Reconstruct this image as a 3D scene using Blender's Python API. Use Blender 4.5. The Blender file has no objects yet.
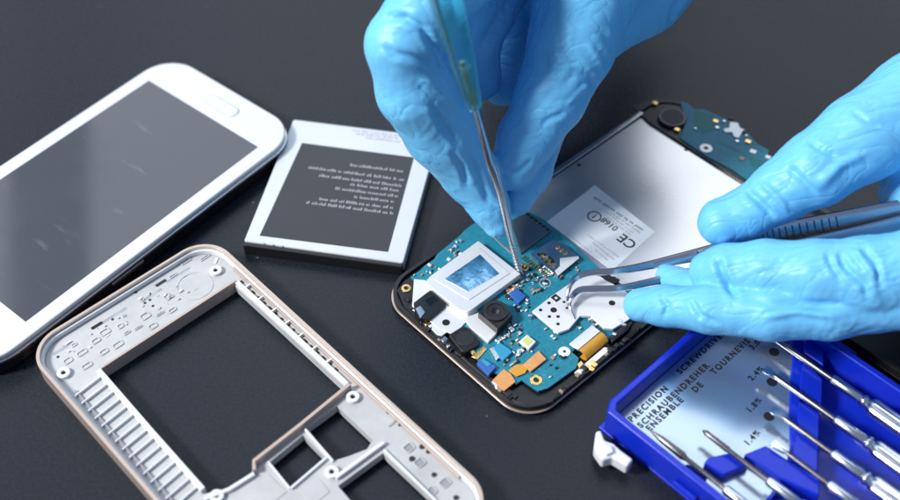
import bpy, bmesh, math, random
import numpy as np
from mathutils import Vector, Matrix, noise
from mathutils.geometry import tessellate_polygon
random.seed(7)
S = 0.01                      # all sizes below are centimetres
scene = bpy.context.scene
C = scene.collection
R = math.radians

# ------------------------------------------------------------------ camera
F, PT, RO, H = 1174.633, .84260658, -.00396911, 31.0393
cd = np.array([0, math.cos(PT), -math.sin(PT)]); cr0 = np.array([1., 0, 0]); cu0 = np.cross(cr0, cd)
cr = cr0*math.cos(RO)+cu0*math.sin(RO); cu = -cr0*math.sin(RO)+cu0*math.cos(RO)
cam = bpy.data.cameras.new('camera'); co = bpy.data.objects.new('camera', cam); C.objects.link(co)
cam.sensor_width = 36; cam.lens = F/900*36; cam.clip_start = .01; cam.clip_end = 50
M = Matrix(((cr[0], cu[0], -cd[0], 0), (cr[1], cu[1], -cd[1], 0), (cr[2], cu[2], -cd[2], H*S), (0, 0, 0, 1)))
co.matrix_world = M
scene.camera = co
cam.dof.use_dof = True; cam.dof.focus_distance = .392; cam.dof.aperture_fstop = 6.5; cam.dof.aperture_blades = 7

def P(px, py, z):
    """point at height z (cm) on the sight line measured in the 900x500 photograph"""
    v = cd+cr*(px-450)/F+cu*(250-py)/F
    t = (z-H)/v[2]
    return Vector((v[0]*t, v[1]*t, z))

# ------------------------------------------------------------------ materials
MATS = {}
def mat(name, col, rough=.5, metal=0., bump=0., bscale=600., var=0., vscale=60., coat=0., trans=0., ior=1.45, spec=.5, sss=0., rvar=0., dist=.00012):
    m = bpy.data.materials.new(name); m.use_nodes = True
    nt = m.node_tree; b = nt.nodes['Principled BSDF']
    b.inputs['Base Color'].default_value = (*col, 1); b.inputs['Roughness'].default_value = rough
    b.inputs['Metallic'].default_value = metal; b.inputs['Coat Weight'].default_value = coat
    b.inputs['Transmission Weight'].default_value = trans; b.inputs['IOR'].default_value = ior
    b.inputs['Specular IOR Level'].default_value = spec
    if sss:
        b.inputs['Subsurface Weight'].default_value = sss; b.inputs['Subsurface Scale'].default_value = .003
        b.inputs['Subsurface Radius'].default_value = (.3, .6, 1)
    tc = nt.nodes.new('ShaderNodeTexCoord')
    if bump:
        n = nt.nodes.new('ShaderNodeTexNoise'); n.inputs['Scale'].default_value = bscale; n.inputs['Detail'].default_value = 4
        nt.links.new(tc.outputs['Object'], n.inputs['Vector'])
        bp = nt.nodes.new('ShaderNodeBump'); bp.inputs['Strength'].default_value = bump; bp.inputs['Distance'].default_value = dist
        nt.links.new(n.outputs['Fac'], bp.inputs['Height']); nt.links.new(bp.outputs['Normal'], b.inputs['Normal'])
    if var or rvar:
        n2 = nt.nodes.new('ShaderNodeTexNoise'); n2.inputs['Scale'].default_value = vscale; n2.inputs['Detail'].default_value = 6
        n2.inputs['Roughness'].default_value = .65
        nt.links.new(tc.outputs['Object'], n2.inputs['Vector'])
        if var:
            mr = nt.nodes.new('ShaderNodeMapRange'); mr.inputs['From Min'].default_value = .3; mr.inputs['From Max'].default_value = .7
            mr.inputs['To Min'].default_value = 1-var; mr.inputs['To Max'].default_value = 1+var
            nt.links.new(n2.outputs['Fac'], mr.inputs['Value'])
            mx = nt.nodes.new('ShaderNodeVectorMath'); mx.operation = 'SCALE'; mx.inputs[0].default_value = col
            nt.links.new(mr.outputs['Result'], mx.inputs['Scale']); nt.links.new(mx.outputs['Vector'], b.inputs['Base Color'])
        if rvar:
            mr = nt.nodes.new('ShaderNodeMapRange'); mr.inputs['From Min'].default_value = .3; mr.inputs['From Max'].default_value = .7
            mr.inputs['To Min'].default_value = max(0, rough-rvar); mr.inputs['To Max'].default_value = rough+rvar
            nt.links.new(n2.outputs['Fac'], mr.inputs['Value']); nt.links.new(mr.outputs['Result'], b.inputs['Roughness'])
    MATS[name] = m
    return m

TABLE = mat('table_black_laminate', (.013, .0165, .023), .27, bump=.8, bscale=1300, rvar=.05, vscale=900, spec=.27, var=.35)
WHITE = mat('white_gloss_plastic', (.64, .665, .68), .16, coat=.3)
WHITE2 = mat('white_satin_plastic', (.70, .73, .75), .38, bump=.15, bscale=900, var=.04, vscale=120, rvar=.08)
CHROME = mat('chrome_trim', (.75, .76, .78), .12, 1)
SCREEN = mat('display_glass', (.085, .092, .105), .07, coat=.0, spec=.7, rvar=.035, vscale=50)
BEIGE = mat('champagne_plastic', (.50, .40, .34), .36, metal=.2, bump=.1)
RIM = mat('champagne_rim', (.56, .46, .39), .30, metal=.5)
GREYW = mat('pale_grey_plastic', (.47, .478, .48), .42, bump=.3, bscale=500, var=.10, vscale=110)
BLACKP = mat('black_plastic', (.012, .012, .014), .35, bump=.2, bscale=900)
BLACKG = mat('black_gloss', (.008, .008, .010), .12)
DARK = mat('dark_rubber', (.02, .021, .024), .5, bump=.2)
BLABEL = mat('battery_black_label', (.030, .032, .038), .34, bump=.1, var=.08)
BWHITE = mat('battery_silver_label', (.60, .63, .67), .30, metal=.15, var=.03)
INKW = mat('white_ink', (.42, .43, .46), .5)
INKG = mat('grey_ink', (.28, .29, .32), .5)
INKK = mat('black_ink', (.015, .015, .018), .5)
PCB = mat('circuit_board_teal', (.018, .22, .30), .40, spec=.3, var=.15, vscale=230, bump=.4, bscale=420)
PCB2 = mat('circuit_board_green', (.018, .20, .19), .45, spec=.3, var=.1)
TRACE = mat('copper_trace_teal', (.03, .28, .33), .35, coat=.2)
GOLD = mat('gold_contact', (.85, .58, .22), .28, 1)
FLEX = mat('orange_flex', (.70, .33, .12), .42, var=.12, vscale=300)
FLEX2 = mat('amber_flex', (.62, .30, .03), .35, var=.15)
STEEL = mat('polished_steel', (.62, .63, .65), .22, 1, rvar=.06, vscale=80)
STEELW = mat('bright_shield_steel', (.80, .80, .80), .34, .3, bump=.12, bscale=300)
PLATE = mat('brushed_shield_plate', (.70, .69, .68), .28, .9, rvar=.03, vscale=14)
FOIL = mat('mirror_foil', (.70, .76, .84), .09, 1, bump=.6, bscale=180, dist=.0006)
DFILM = mat('dark_grey_film', (.22, .24, .27), .2, .8, bump=.3, bscale=200)
STICK = mat('sticker_paper', (.60, .66, .70), .45, var=.02)
SOLDER = mat('solder_silver', (.72, .73, .74), .3, 1)
CERAM = mat('ceramic_tan', (.35, .27, .2), .45)
CHIPB = mat('chip_blue', (.03, .13, .42), .3)
CHIPC = mat('connector_cyan', (.03, .30, .50), .35)
LED = mat('led_phosphor', (.62, .66, .16), .4)
BLUE = mat('blue_tray_plastic', (.006, .026, .50), .26, bump=.15, bscale=500, sss=.1)
BLAB = mat('foil_label_sheet', (.50, .60, .70), .2, .85, bump=.04)
CLIP = mat('white_clip_plastic', (.75, .77, .80), .3, sss=.2)
SHAFT = mat('dark_steel_shaft', (.20, .19, .19), .3, 1, rvar=.1, vscale=200)
NICKEL = mat('nickel_handle', (.70, .74, .78), .22, 1, rvar=.05, vscale=150)
TWEEZ = mat('tweezer_steel', (.60, .61, .63), .2, 1)
TEAL = mat('clear_teal_acrylic', (.30, .80, .82), .04, trans=.93, ior=1.22)
MAST = mat('grey_adhesive', (.33, .35, .38), .5, var=.25, vscale=300)
BRASS = mat('brass_ferrule', (.50, .44, .30), .35, 1)

def pcb_pattern(m, c0, c1):
    nt = m.node_tree; b = nt.nodes['Principled BSDF']; tc = nt.nodes.new('ShaderNodeTexCoord')
    v = nt.nodes.new('ShaderNodeTexVoronoi'); v.feature = 'DISTANCE_TO_EDGE'; v.inputs['Scale'].default_value = 420
    nt.links.new(tc.outputs['Object'], v.inputs['Vector'])
    r = nt.nodes.new('ShaderNodeValToRGB'); r.color_ramp.elements[0].position = .03; r.color_ramp.elements[0].color = (*c1, 1)
    r.color_ramp.elements[1].position = .09; r.color_ramp.elements[1].color = (*c0, 1)
    nt.links.new(v.outputs['Distance'], r.inputs['Fac'])
    v2 = nt.nodes.new('ShaderNodeTexVoronoi'); v2.inputs['Scale'].default_value = 900; nt.links.new(tc.outputs['Object'], v2.inputs['Vector'])
    lt_ = nt.nodes.new('ShaderNodeMath'); lt_.operation = 'LESS_THAN'; lt_.inputs[1].default_value = .13; nt.links.new(v2.outputs['Distance'], lt_.inputs[0])
    n = nt.nodes.new('ShaderNodeTexNoise'); n.inputs['Scale'].default_value = 130; nt.links.new(tc.outputs['Object'], n.inputs['Vector'])
    g = nt.nodes.new('ShaderNodeMath'); g.operation = 'GREATER_THAN'; g.inputs[1].default_value = .5; nt.links.new(n.outputs['Fac'], g.inputs[0])
    mu = nt.nodes.new('ShaderNodeMath'); mu.operation = 'MULTIPLY'; nt.links.new(lt_.outputs[0], mu.inputs[0]); nt.links.new(g.outputs[0], mu.inputs[1])
    mx = nt.nodes.new('ShaderNodeMix'); mx.data_type = 'RGBA'; nt.links.new(mu.outputs[0], mx.inputs['Factor'])
    nt.links.new(r.outputs['Color'], mx.inputs['A']); mx.inputs['B'].default_value = (.45, .5, .4, 1)
    mm = nt.nodes.new('ShaderNodeMix'); mm.data_type = 'RGBA'; mm.inputs['Factor'].default_value = 1; mm.blend_type = 'MIX'
    old = b.inputs['Base Color'].links[0].from_socket
    m2 = nt.nodes.new('ShaderNodeMix'); m2.data_type = 'RGBA'; m2.inputs['Factor'].default_value = .6
    nt.links.new(old, m2.inputs['A']); nt.links.new(mx.outputs['Result'], m2.inputs['B']); nt.links.new(m2.outputs['Result'], b.inputs['Base Color'])
pcb_pattern(PCB, (.015, .185, .265), (.026, .24, .33))

def smudge(m, col):
    nt = m.node_tree; b = nt.nodes['Principled BSDF']; tc = nt.nodes.new('ShaderNodeTexCoord')
    mp = nt.nodes.new('ShaderNodeMapping'); mp.inputs['Rotation'].default_value = (0, 0, .35); mp.inputs['Scale'].default_value = (1, 4.5, 1)
    nt.links.new(tc.outputs['Object'], mp.inputs['Vector'])
    n = nt.nodes.new('ShaderNodeTexNoise'); n.inputs['Scale'].default_value = 42; n.inputs['Detail'].default_value = 5; n.inputs['Roughness'].default_value = .6
    nt.links.new(mp.outputs['Vector'], n.inputs['Vector'])
    v = nt.nodes.new('ShaderNodeTexNoise'); v.inputs['Scale'].default_value = 700; nt.links.new(tc.outputs['Object'], v.inputs['Vector'])
    r1 = nt.nodes.new('ShaderNodeMapRange'); r1.inputs['From Min'].default_value = .64; r1.inputs['From Max'].default_value = .80; nt.links.new(n.outputs['Fac'], r1.inputs['Value'])
    r2 = nt.nodes.new('ShaderNodeMapRange'); r2.inputs['From Min'].default_value = .77; r2.inputs['From Max'].default_value = .86; nt.links.new(v.outputs['Fac'], r2.inputs['Value'])
    ad = nt.nodes.new('ShaderNodeMath'); ad.operation = 'MAXIMUM'; nt.links.new(r1.outputs[0], ad.inputs[0]); nt.links.new(r2.outputs[0], ad.inputs[1])
    sc = nt.nodes.new('ShaderNodeMath'); sc.operation = 'MULTIPLY'; sc.inputs[1].default_value = .2; nt.links.new(ad.outputs[0], sc.inputs[0])
    mx = nt.nodes.new('ShaderNodeMix'); mx.data_type = 'RGBA'; mx.inputs['A'].default_value = (*col, 1); mx.inputs['B'].default_value = (.45, .46, .48, 1)
    nt.links.new(sc.outputs[0], mx.inputs['Factor']); nt.links.new(mx.outputs['Result'], b.inputs['Base Color'])
smudge(SCREEN, (.065, .072, .085))
def lint(m):
    nt = m.node_tree; b = nt.nodes['Principled BSDF']; tc = nt.nodes.new('ShaderNodeTexCoord')
    v = nt.nodes.new('ShaderNodeTexVoronoi'); v.inputs['Scale'].default_value = 75; nt.links.new(tc.outputs['Object'], v.inputs['Vector'])
    l = nt.nodes.new('ShaderNodeMath'); l.operation = 'LESS_THAN'; l.inputs[1].default_value = .022; nt.links.new(v.outputs['Distance'], l.inputs[0])
    old = b.inputs['Base Color'].links[0].from_socket
    mx = nt.nodes.new('ShaderNodeMix'); mx.data_type = 'RGBA'; nt.links.new(l.outputs[0], mx.inputs['Factor'])
    nt.links.new(old, mx.inputs['A']); mx.inputs['B'].default_value = (.16, .17, .19, 1); nt.links.new(mx.outputs['Result'], b.inputs['Base Color'])
lint(TABLE)

def glove_mat():
    m = mat('blue_nitrile', (.16, .54, .88), .44, sss=.10, spec=.5)
    nt = m.node_tree; b = nt.nodes['Principled BSDF']
    tc = nt.nodes.new('ShaderNodeTexCoord')
    def ridged(scale, stretch, rot, dist, power):
        mp = nt.nodes.new('ShaderNodeMapping'); mp.inputs['Scale'].default_value = stretch; mp.inputs['Rotation'].default_value = rot
        nt.links.new(tc.outputs['Object'], mp.inputs['Vector'])
        n = nt.nodes.new('ShaderNodeTexNoise'); n.inputs['Scale'].default_value = scale; n.inputs['Detail'].default_value = 2.5; n.inputs['Distortion'].default_value = dist
        nt.links.new(mp.outputs['Vector'], n.inputs['Vector'])
        def mth(op, a, v):
            q = nt.nodes.new('ShaderNodeMath'); q.operation = op; nt.links.new(a, q.inputs[0]); q.inputs[1].default_value = v; return q.outputs[0]
        x = mth('SUBTRACT', n.outputs['Fac'], .5); x = mth('ABSOLUTE', x, 0); x = mth('MULTIPLY', x, 5.0); x = mth('MINIMUM', x, 1.0); x = mth('POWER', x, power)
        return x
    prev = None
    for args, st, ds in (((26, (1, 3.0, 1), (0, 0, .75), .5, .8), .15, .0026), ((62, (1, 3.4, 1), (.3, .2, -.6), .5, .6), .34, .0010)):
        h = ridged(*args)
        b1 = nt.nodes.new('ShaderNodeBump'); b1.inputs['Strength'].default_value = st; b1.inputs['Distance'].default_value = ds
        nt.links.new(h, b1.inputs['Height'])
        if prev: nt.links.new(prev.outputs['Normal'], b1.inputs['Normal'])
        prev = b1
    n2 = nt.nodes.new('ShaderNodeTexNoise'); n2.inputs['Scale'].default_value = 2500; n2.inputs['Detail'].default_value = 2
    nt.links.new(tc.outputs['Object'], n2.inputs['Vector'])
    b2 = nt.nodes.new('ShaderNodeBump'); b2.inputs['Strength'].default_value = .25; b2.inputs['Distance'].default_value = .00005
    nt.links.new(n2.outputs['Fac'], b2.inputs['Height'])
    nt.links.new(prev.outputs['Normal'], b2.inputs['Normal']); nt.links.new(b2.outputs['Normal'], b.inputs['Normal'])
    return m
GLOVE = glove_mat()

# ------------------------------------------------------------------ object helpers
def tag(o, label=None, cat=None, group=None, kind=None):
    if label: o['label'] = label
    if cat: o['category'] = cat
    if group: o['group'] = group
    if kind: o['kind'] = kind
    return o

class Thing:
    def __init__(s, name, x, y, ang, label, cat, group=None, z=0):
        s.o = bpy.data.objects.new(name, None); C.objects.link(s.o)
        s.o.empty_display_size = .01
        s.o.location = (x*S, y*S, z*S); s.o.rotation_euler = (0, 0, ang)
        s.x, s.y, s.z, s.ang = x, y, z, ang
        tag(s.o, label, cat, group)
    def L(s, px, py, z):
        w = P(px, py, z); return s.W(w)
    def W(s, w):
        dx, dy = w[0]-s.x, w[1]-s.y; c, n = math.cos(s.ang), math.sin(s.ang)
        return Vector((dx*c+dy*n, -dx*n+dy*c, w[2]-s.z))
    def poly(s, pts, z):
        return [tuple(s.L(a, b, z)[:2]) for a, b in pts]

def area(p): return sum(p[i][0]*p[(i+1) % len(p)][1]-p[(i+1) % len(p)][0]*p[i][1] for i in range(len(p)))/2

class MB:
    def __init__(s): s.bm = bmesh.new()
    def face(s, vs):
        try: return s.bm.faces.new(vs)
        except ValueError: return None
    def prism(s, pts, z0, z1, holes=()):
        pts = list(pts)
        if area(pts) < 0: pts.reverse()
        loops = [pts]
        for h in holes:
            h = list(h)
            if area(h) > 0: h.reverse()
            loops.append(h)
        flat = [p for l in loops for p in l]
        top = [s.bm.verts.new((p[0], p[1], z1)) for p in flat]
        bot = [s.bm.verts.new((p[0], p[1], z0)) for p in flat]
        if not holes:
            s.face(top); s.face(bot[::-1])
        else:
            for t in tessellate_polygon([[Vector((p[0], p[1], 0)) for p in l] for l in loops]):
                a, b, c = t
                ar = (flat[b][0]-flat[a][0])*(flat[c][1]-flat[a][1])-(flat[c][0]-flat[a][0])*(flat[b][1]-flat[a][1])
                if abs(ar) < 1e-9: continue
                if ar < 0: b, c = c, b
                s.face([top[a], top[b], top[c]]); s.face([bot[a], bot[c], bot[b]])
        k = 0
        for l in loops:
            n = len(l)
            for i in range(n):
                j = (i+1) % n
                s.face([bot[k+i], bot[k+j], top[k+j], top[k+i]])
            k += n
        return s
    def box(s, cx, cy, z0, z1, w, l, rot=0):
        c, n = math.cos(rot), math.sin(rot)
        return s.prism([(cx+c*a*w/2-n*b*l/2, cy+n*a*w/2+c*b*l/2) for a, b in ((-1, -1), (1, -1), (1, 1), (-1, 1))], z0, z1)
    def cyl(s, cx, cy, z0, z1, r, n=28, r1=None):
        r1 = r if r1 is None else r1
        b = [s.bm.verts.new((cx+r*math.cos(6.28318*i/n), cy+r*math.sin(6.28318*i/n), z0)) for i in range(n)]
        t = [s.bm.verts.new((cx+r1*math.cos(6.28318*i/n), cy+r1*math.sin(6.28318*i/n), z1)) for i in range(n)]
        s.face(t); s.face(b[::-1])
        for i in range(n): s.face([b[i], b[(i+1) % n], t[(i+1) % n], t[i]])
        return s
    def ring(s, cx, cy, z0, z1, ro, ri, n=28):
        return s.prism([(cx+ro*math.cos(6.28318*i/n), cy+ro*math.sin(6.28318*i/n)) for i in range(n)], z0, z1,
                       [[(cx+ri*math.cos(6.28318*i/n), cy+ri*math.sin(6.28318*i/n)) for i in range(n)]])
    def sweep(s, path, sect, up=(0, 0, 1), cap=True):
        """sect(i) -> list of (side, up) offsets, same count along the path"""
        path = [Vector(p) for p in path]; rings = []; up = Vector(up)
        for i, p in enumerate(path):
            t = (path[min(i+1, len(path)-1)]-path[max(i-1, 0)]).normalized()
            sd = t.cross(up).normalized(); u = sd.cross(t).normalized()
            rings.append([s.bm.verts.new(p+sd*a+u*b) for a, b in sect(i)])
        n = len(rings[0])
        for i in range(len(rings)-1):
            for j in range(n): s.face([rings[i][j], rings[i+1][j], rings[i+1][(j+1) % n], rings[i][(j+1) % n]])
        if cap: s.face(rings[0]); s.face(rings[-1][::-1])
        return s
    def tube(s, path, rad, n=16, up=(0, 0, 1)):
        rad = rad if hasattr(rad, '__len__') else [rad]*len(path)
        return s.sweep(path, lambda i: [(rad[i]*math.cos(6.28318*k/n), rad[i]*math.sin(6.28318*k/n)) for k in range(n)], up)
    def build(s, name, m, parent=None, bevel=0, smooth=30, seg=2):
        bmesh.ops.recalc_face_normals(s.bm, faces=s.bm.faces)
        bmesh.ops.scale(s.bm, vec=(S, S, S), verts=s.bm.verts)
        me = bpy.data.meshes.new(name); s.bm.to_mesh(me); s.bm.free()
        return link(name, me, m, parent, bevel, smooth, seg)

def link(name, me, m, parent=None, bevel=0, smooth=30, seg=2):
    o = bpy.data.objects.new(name, me); C.objects.link(o)
    if m: me.materials.append(m)
    if smooth:
        me.shade_smooth(); me.set_sharp_from_angle(angle=R(smooth))
    if parent is not None: o.parent = parent.o if isinstance(parent, Thing) else parent
    if bevel:
        b = o.modifiers.new('bevel', 'BEVEL'); b.width = bevel*S; b.segments = seg; b.limit_method = 'ANGLE'; b.angle_limit = R(35)
        b.harden_normals = False
        if smooth: me.set_sharp_from_angle(angle=R(180))
        if smooth:
            w = o.modifiers.new('wn', 'WEIGHTED_NORMAL'); w.keep_sharp = True
    return o

def rrect(x0, y0, x1, y1, r, n=10):
    out = []
    for cx, cy, a0 in ((x1-r, y1-r, 0), (x0+r, y1-r, 90), (x0+r, y0+r, 180), (x1-r, y0+r, 270)):
        for k in range(n+1):
            a = R(a0+90*k/n); out.append((cx+r*math.cos(a), cy+r*math.sin(a)))
    return out

def text(name, body, m, parent, x, y, z, rot, size, sx=1, space=1.0, bold=0., align='LEFT'):
    cu_ = bpy.data.curves.new(name, 'FONT'); cu_.body = body; cu_.size = size*S; cu_.extrude = .0015*S; cu_.space_character = space
    cu_.offset = bold*S; cu_.align_x = align; cu_.resolution_u = 3
    t = bpy.data.objects.new(name, cu_); C.objects.link(t)
    dg = bpy.context.evaluated_depsgraph_get()
    me = bpy.data.meshes.new_from_object(t.evaluated_get(dg)); bpy.data.objects.remove(t)
    me.transform(Matrix.Translation((x*S, y*S, z*S)) @ Matrix.Rotation(rot, 4, 'Z') @ Matrix.Diagonal((sx, 1, 1, 1)))
    me.materials.clear()
    return link(name, me, m, parent, smooth=0)

def copy_part(o, parent):
    c = o.copy(); C.objects.link(c); c.parent = parent; return c

# ------------------------------------------------------------------ table
MB().prism([(-160, -60), (160, -60), (160, 150), (-160, 150)], -3, 0).build('table_top', TABLE)['kind'] = 'structure'

# ------------------------------------------------------------------ white phone (upper left)
wp = Thing('smartphone', -18.584, 27.65, -.683, 'assembled white smartphone lying face up at the left with a blank dark screen', 'smartphone')
ox0, ox1, oy0, oy1 = -.64, 6.68, -2.3, 12.33
MB().prism(rrect(ox0+.30, oy0+.30, ox1-.30, oy1-.30, 1.2), .0, .12).prism(rrect(ox0+.04, oy0+.04, ox1+.02, oy1-.04, 1.35), .12, .58).build('back_cover', BLACKG, wp, .10, seg=3)
MB().prism(rrect(ox0, oy0, ox1+.05, oy1, 1.4, 14), .60, .70).build('side_band', CHROME, wp, .04, seg=3)
MB().prism(rrect(ox0+.03, oy0+.03, ox1-.01, oy1-.03, 1.38, 14), .703, .9).build('front_glass', WHITE, wp, .07, seg=4)
MB().prism([(0, 0), (6.09, 0), (6.09, 10.64), (0, 10.64)], .89, .906).build('display', SCREEN, wp)
hb = wp.L(222, 106, .9)
MB().prism(rrect(hb[0]-.78, hb[1]-.26, hb[0]+.78, hb[1]+.26, .22), .88, .935).build('home_button', WHITE, wp, .03)
m = MB()
m.prism(rrect(hb[0]-.82, hb[1]-.30, hb[0]+.82, hb[1]+.30, .25), .9, .904, [rrect(hb[0]-.78, hb[1]-.26, hb[0]+.78, hb[1]+.26, .22)])
m.build('button_ring', GREYW, wp)
m = MB(); m.prism(rrect(ox1-.02, 3.0, ox1+.05, 4.4, .03, 3), .38, .52); m.build('side_key', CHROME, wp, .015)

# ------------------------------------------------------------------ battery
bt = Thing('phone_battery', -7.269, 27.548, -.186, 'flat removable phone battery with black label and fine print, lying beside the white phone', 'battery')
bw, bl = 5.73, 6.62
MB().prism(rrect(0, 0.16, bw, bl, .1, 4), .02, .5).build('cell_body', BWHITE, bt, .05)
MB().prism(rrect(.0, -.02, bw, .155, .07, 4), 0, .47).build('terminal_end', BLACKP, bt, .04)
lab = bt.poly([(302, 143), (414, 157.5), (388, 252), (259.6, 235.7)], .5)
MB().prism(lab, .5, .508).build('black_label', BLABEL, bt)
# fine print: lines of small strokes (too small to be read in the photograph)
def fine_print(name, m, parent, x0, x1, y, z, h, rot=0, org=None):
    b = MB(); x = x0
    while x < x1:
        w = random.choice((.35, .5, .7, .9, 1.1))*h*2.4
        xe = min(x+w, x1); q = x
        while q < xe:
            lw = h*random.uniform(.25, .42); hh = h*random.choice((.65, .65, .7, 1.0, 1.0))
            c_, s_ = math.cos(rot), math.sin(rot)
            pts = [(q, y), (q+lw*.55, y), (q+lw*.75, y+hh*.5), (q+lw*.55, y+hh), (q, y+hh*.9)]
            if org: pts = [(org[0]+a*c_-d*s_, org[1]+a*s_+d*c_) for a, d in pts]
            b.prism(pts, z, z+.002); q += lw+h*.12
        x = xe+h*.55
    return b.build(name, m, parent, smooth=0)
lines = [(316, 368, 177, 190), (0, 0, 0, 0)]
print_rows = [((350, 166), (403, 172.5)), ((308, 168.5), (403, 181)), ((319, 176.5), (401, 187)), ((350, 185.5), (400, 192)),
              ((335, 189.5), (398, 197.5)), ((354, 198), (396, 203)), ((319, 200), (393, 209)), ((306, 203.5), (392, 214.5))]
for a, b_ in print_rows:
    A, B = bt.L(*a, .51), bt.L(*b_, .51); d = B-A; rot = math.atan2(d[1], d[0])
    fine_print('fine_print', INKW, bt, 0, d.length, 0, .509, .15, rot, A)
for a, b_ in [((352, 131), (405, 137)), ((356, 134.5), (398, 139)), ((366, 138.5), (402, 142.5))]:
    A, B = bt.L(*a, .51), bt.L(*b_, .51); d = B-A; rot = math.atan2(d[1], d[0])
    fine_print('fine_print', INKG, bt, 0, d.length, 0, .501, .12, rot, A)
for k in range(3):
    q = bt.L(264+k*9, 243.5+k*1.4, .5); MB().cyl(q[0], q[1], .5, .504, .035, 12).build('mark', INKG, bt)

# ------------------------------------------------------------------ housing frame
fr = Thing('phone_housing', -13.781, 22.848, .751, 'empty white phone housing with champagne rim and cut out windows, lying in the foreground', 'phone housing')
FW, FL = 7.3, 14.454
outer = rrect(0, -FL, FW, 0, 1.15, 14)
MB().prism(outer, 0, .72, [rrect(.11, -FL+.11, FW-.11, -.11, 1.05, 14)]).build('outer_rim', RIM, fr, .045, seg=3)
MB().prism(rrect(.112, -FL+.112, FW-.112, -.112, 1.045, 14), .12, .60, [rrect(.2, -FL+.2, FW-.2, -.2, .97, 14)]).build('inner_step', WHITE2, fr, .02)
zt = .42
main_open = fr.poly([(102, 371), (234, 285), (345, 387), (254, 464), (252, 472), (228, 489), (203, 494)], zt)
w1 = fr.poly([(270, 462), (303, 435), (325, 457), (290, 487)], zt)
w2 = fr.poly([(307, 428), (337, 406), (373, 440), (367, 449), (349, 456), (333, 461)], zt)
w3 = fr.poly([(338, 486), (383, 453), (433, 500), (448, 516), (398, 556)], zt)
w4 = [(1.2, -13.6), (2.6, -13.6), (2.6, -11.2), (1.2, -11.2)]
MB().prism(rrect(.21, -FL+.21, FW-.21, -.21, .97, 14), .1, zt, [main_open, w1, w2, w3]).build('inner_plate', GREYW, fr, .012)
def wall(pts, z0, z1, th, name, m, closed=False, bev=.015):
    b = MB(); pp = [Vector((p[0], p[1], 0)) for p in pts]
    b.sweep([(p[0], p[1], (z0+z1)/2) for p in pp], lambda i: [(-th/2, -(z1-z0)/2), (th/2, -(z1-z0)/2), (th/2, (z1-z0)/2), (-th/2, (z1-z0)/2)])
    return b.build(name, m, fr, bev)
wall(fr.poly([(101, 369), (236, 281)], .5), .02, .56, .09, 'window_lip', BEIGE)
wall(fr.poly([(236, 281), (292, 333), (347, 384)], .5), .02, .52, .16, 'window_lip', WHITE2)
wall(fr.poly([(99, 371), (150, 430), (203, 490)], .5), .02, .56, .17, 'window_lip', WHITE2)
wall(fr.poly([(350, 385), (300, 426), (254, 462), (254.5, 471)], .6), .02, .68, .12, 'crossbar', BEIGE)
wall(fr.poly([(254.5, 474), (229, 490), (205, 499)], .5), .1, .56, .12, 'window_lip', WHITE2)
wall(fr.poly([(305, 429), (333, 461)], .5), .1, .52, .07, 'rib', WHITE2)
wall(fr.poly([(268, 461), (290, 488)], .5), .1, .50, .05, 'rib', WHITE2)
wall(fr.poly([(291, 488), (326, 458)], .5), .1, .52, .08, 'rib', WHITE2)
wall(fr.poly([(336, 478), (384, 443)], .5), .1, .56, .12, 'rib', WHITE2)
wall(fr.poly([(384, 449), (433, 497), (450, 514)], .5), .1, .50, .06, 'rib', WHITE2)
# side rail ribs on the left: pockets between rim and inner ledge
for k in range(15):
    y = -2.55-k*.385
    MB().box(.84, y, zt, .53, 1.08, .045, R(6)).build('rib', WHITE2, fr, .008)
MB().box(.42, -5.6, zt, .50, .05, 6.4).build('rail_groove', INKG, fr)
m = MB()
for k in range(7): m.box(7.0, -2.7-k*.72, zt, .55, .28, .06)
m.build('rail_ribs', WHITE2, fr, .008)
m = MB()
for k in range(17): m.box(6.93, -2.35-k*.315, zt, zt+.006, .13, random.uniform(.12, .2))
m.build('clip_slots', DARK, fr)
wall([(7.06, -1.7), (7.06, -13.0)], zt, .58, .04, 'rail_wall', BEIGE)
# camera dish, bosses, pockets
dq = fr.L(195, 286, zt)
MB().ring(dq[0], dq[1], zt, .435, .62, .58, 36).build('round_recess', GREYW, fr, .01)
for q in ((64, 374), (216, 271.5), (353, 398), (332, 473), (217, 497)):
    p = fr.L(*q, .45)
    bo = MB().ring(p[0], p[1], .2, .54, .21, .085, 24).build('screw_boss', WHITE2, fr, .015)
    MB().cyl(p[0], p[1], .3, .46, .084, 16).build('screw_hole', BLACKP, bo)
def pocket(q, w, l, m=WHITE2, z=zt, rot=0, h=.03, hole=None):
    p = fr.L(*q, z)
    c_, s_ = math.cos(rot), math.sin(rot)
    def tr(pts): return [(p[0]+a*c_-b*s_, p[1]+a*s_+b*c_) for a, b in pts]
    o = MB().prism(tr(rrect(-w/2, -l/2, w/2, l/2, min(w, l)*.25, 4)), z, z+h, [tr(rrect(-w/2+.035, -l/2+.035, w/2-.035, l/2-.035, min(w, l)*.18, 4))]).build('pocket', GREYW, fr, .012)
    if hole: MB().prism(tr(rrect(-w/2+.05, -l/2+.05, w/2-.05, l/2-.05, .02, 3)), z, z+.004).build('pocket_floor', hole, o)
Z = lambda x, y: (30+x/5, 240+y/5)
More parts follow.
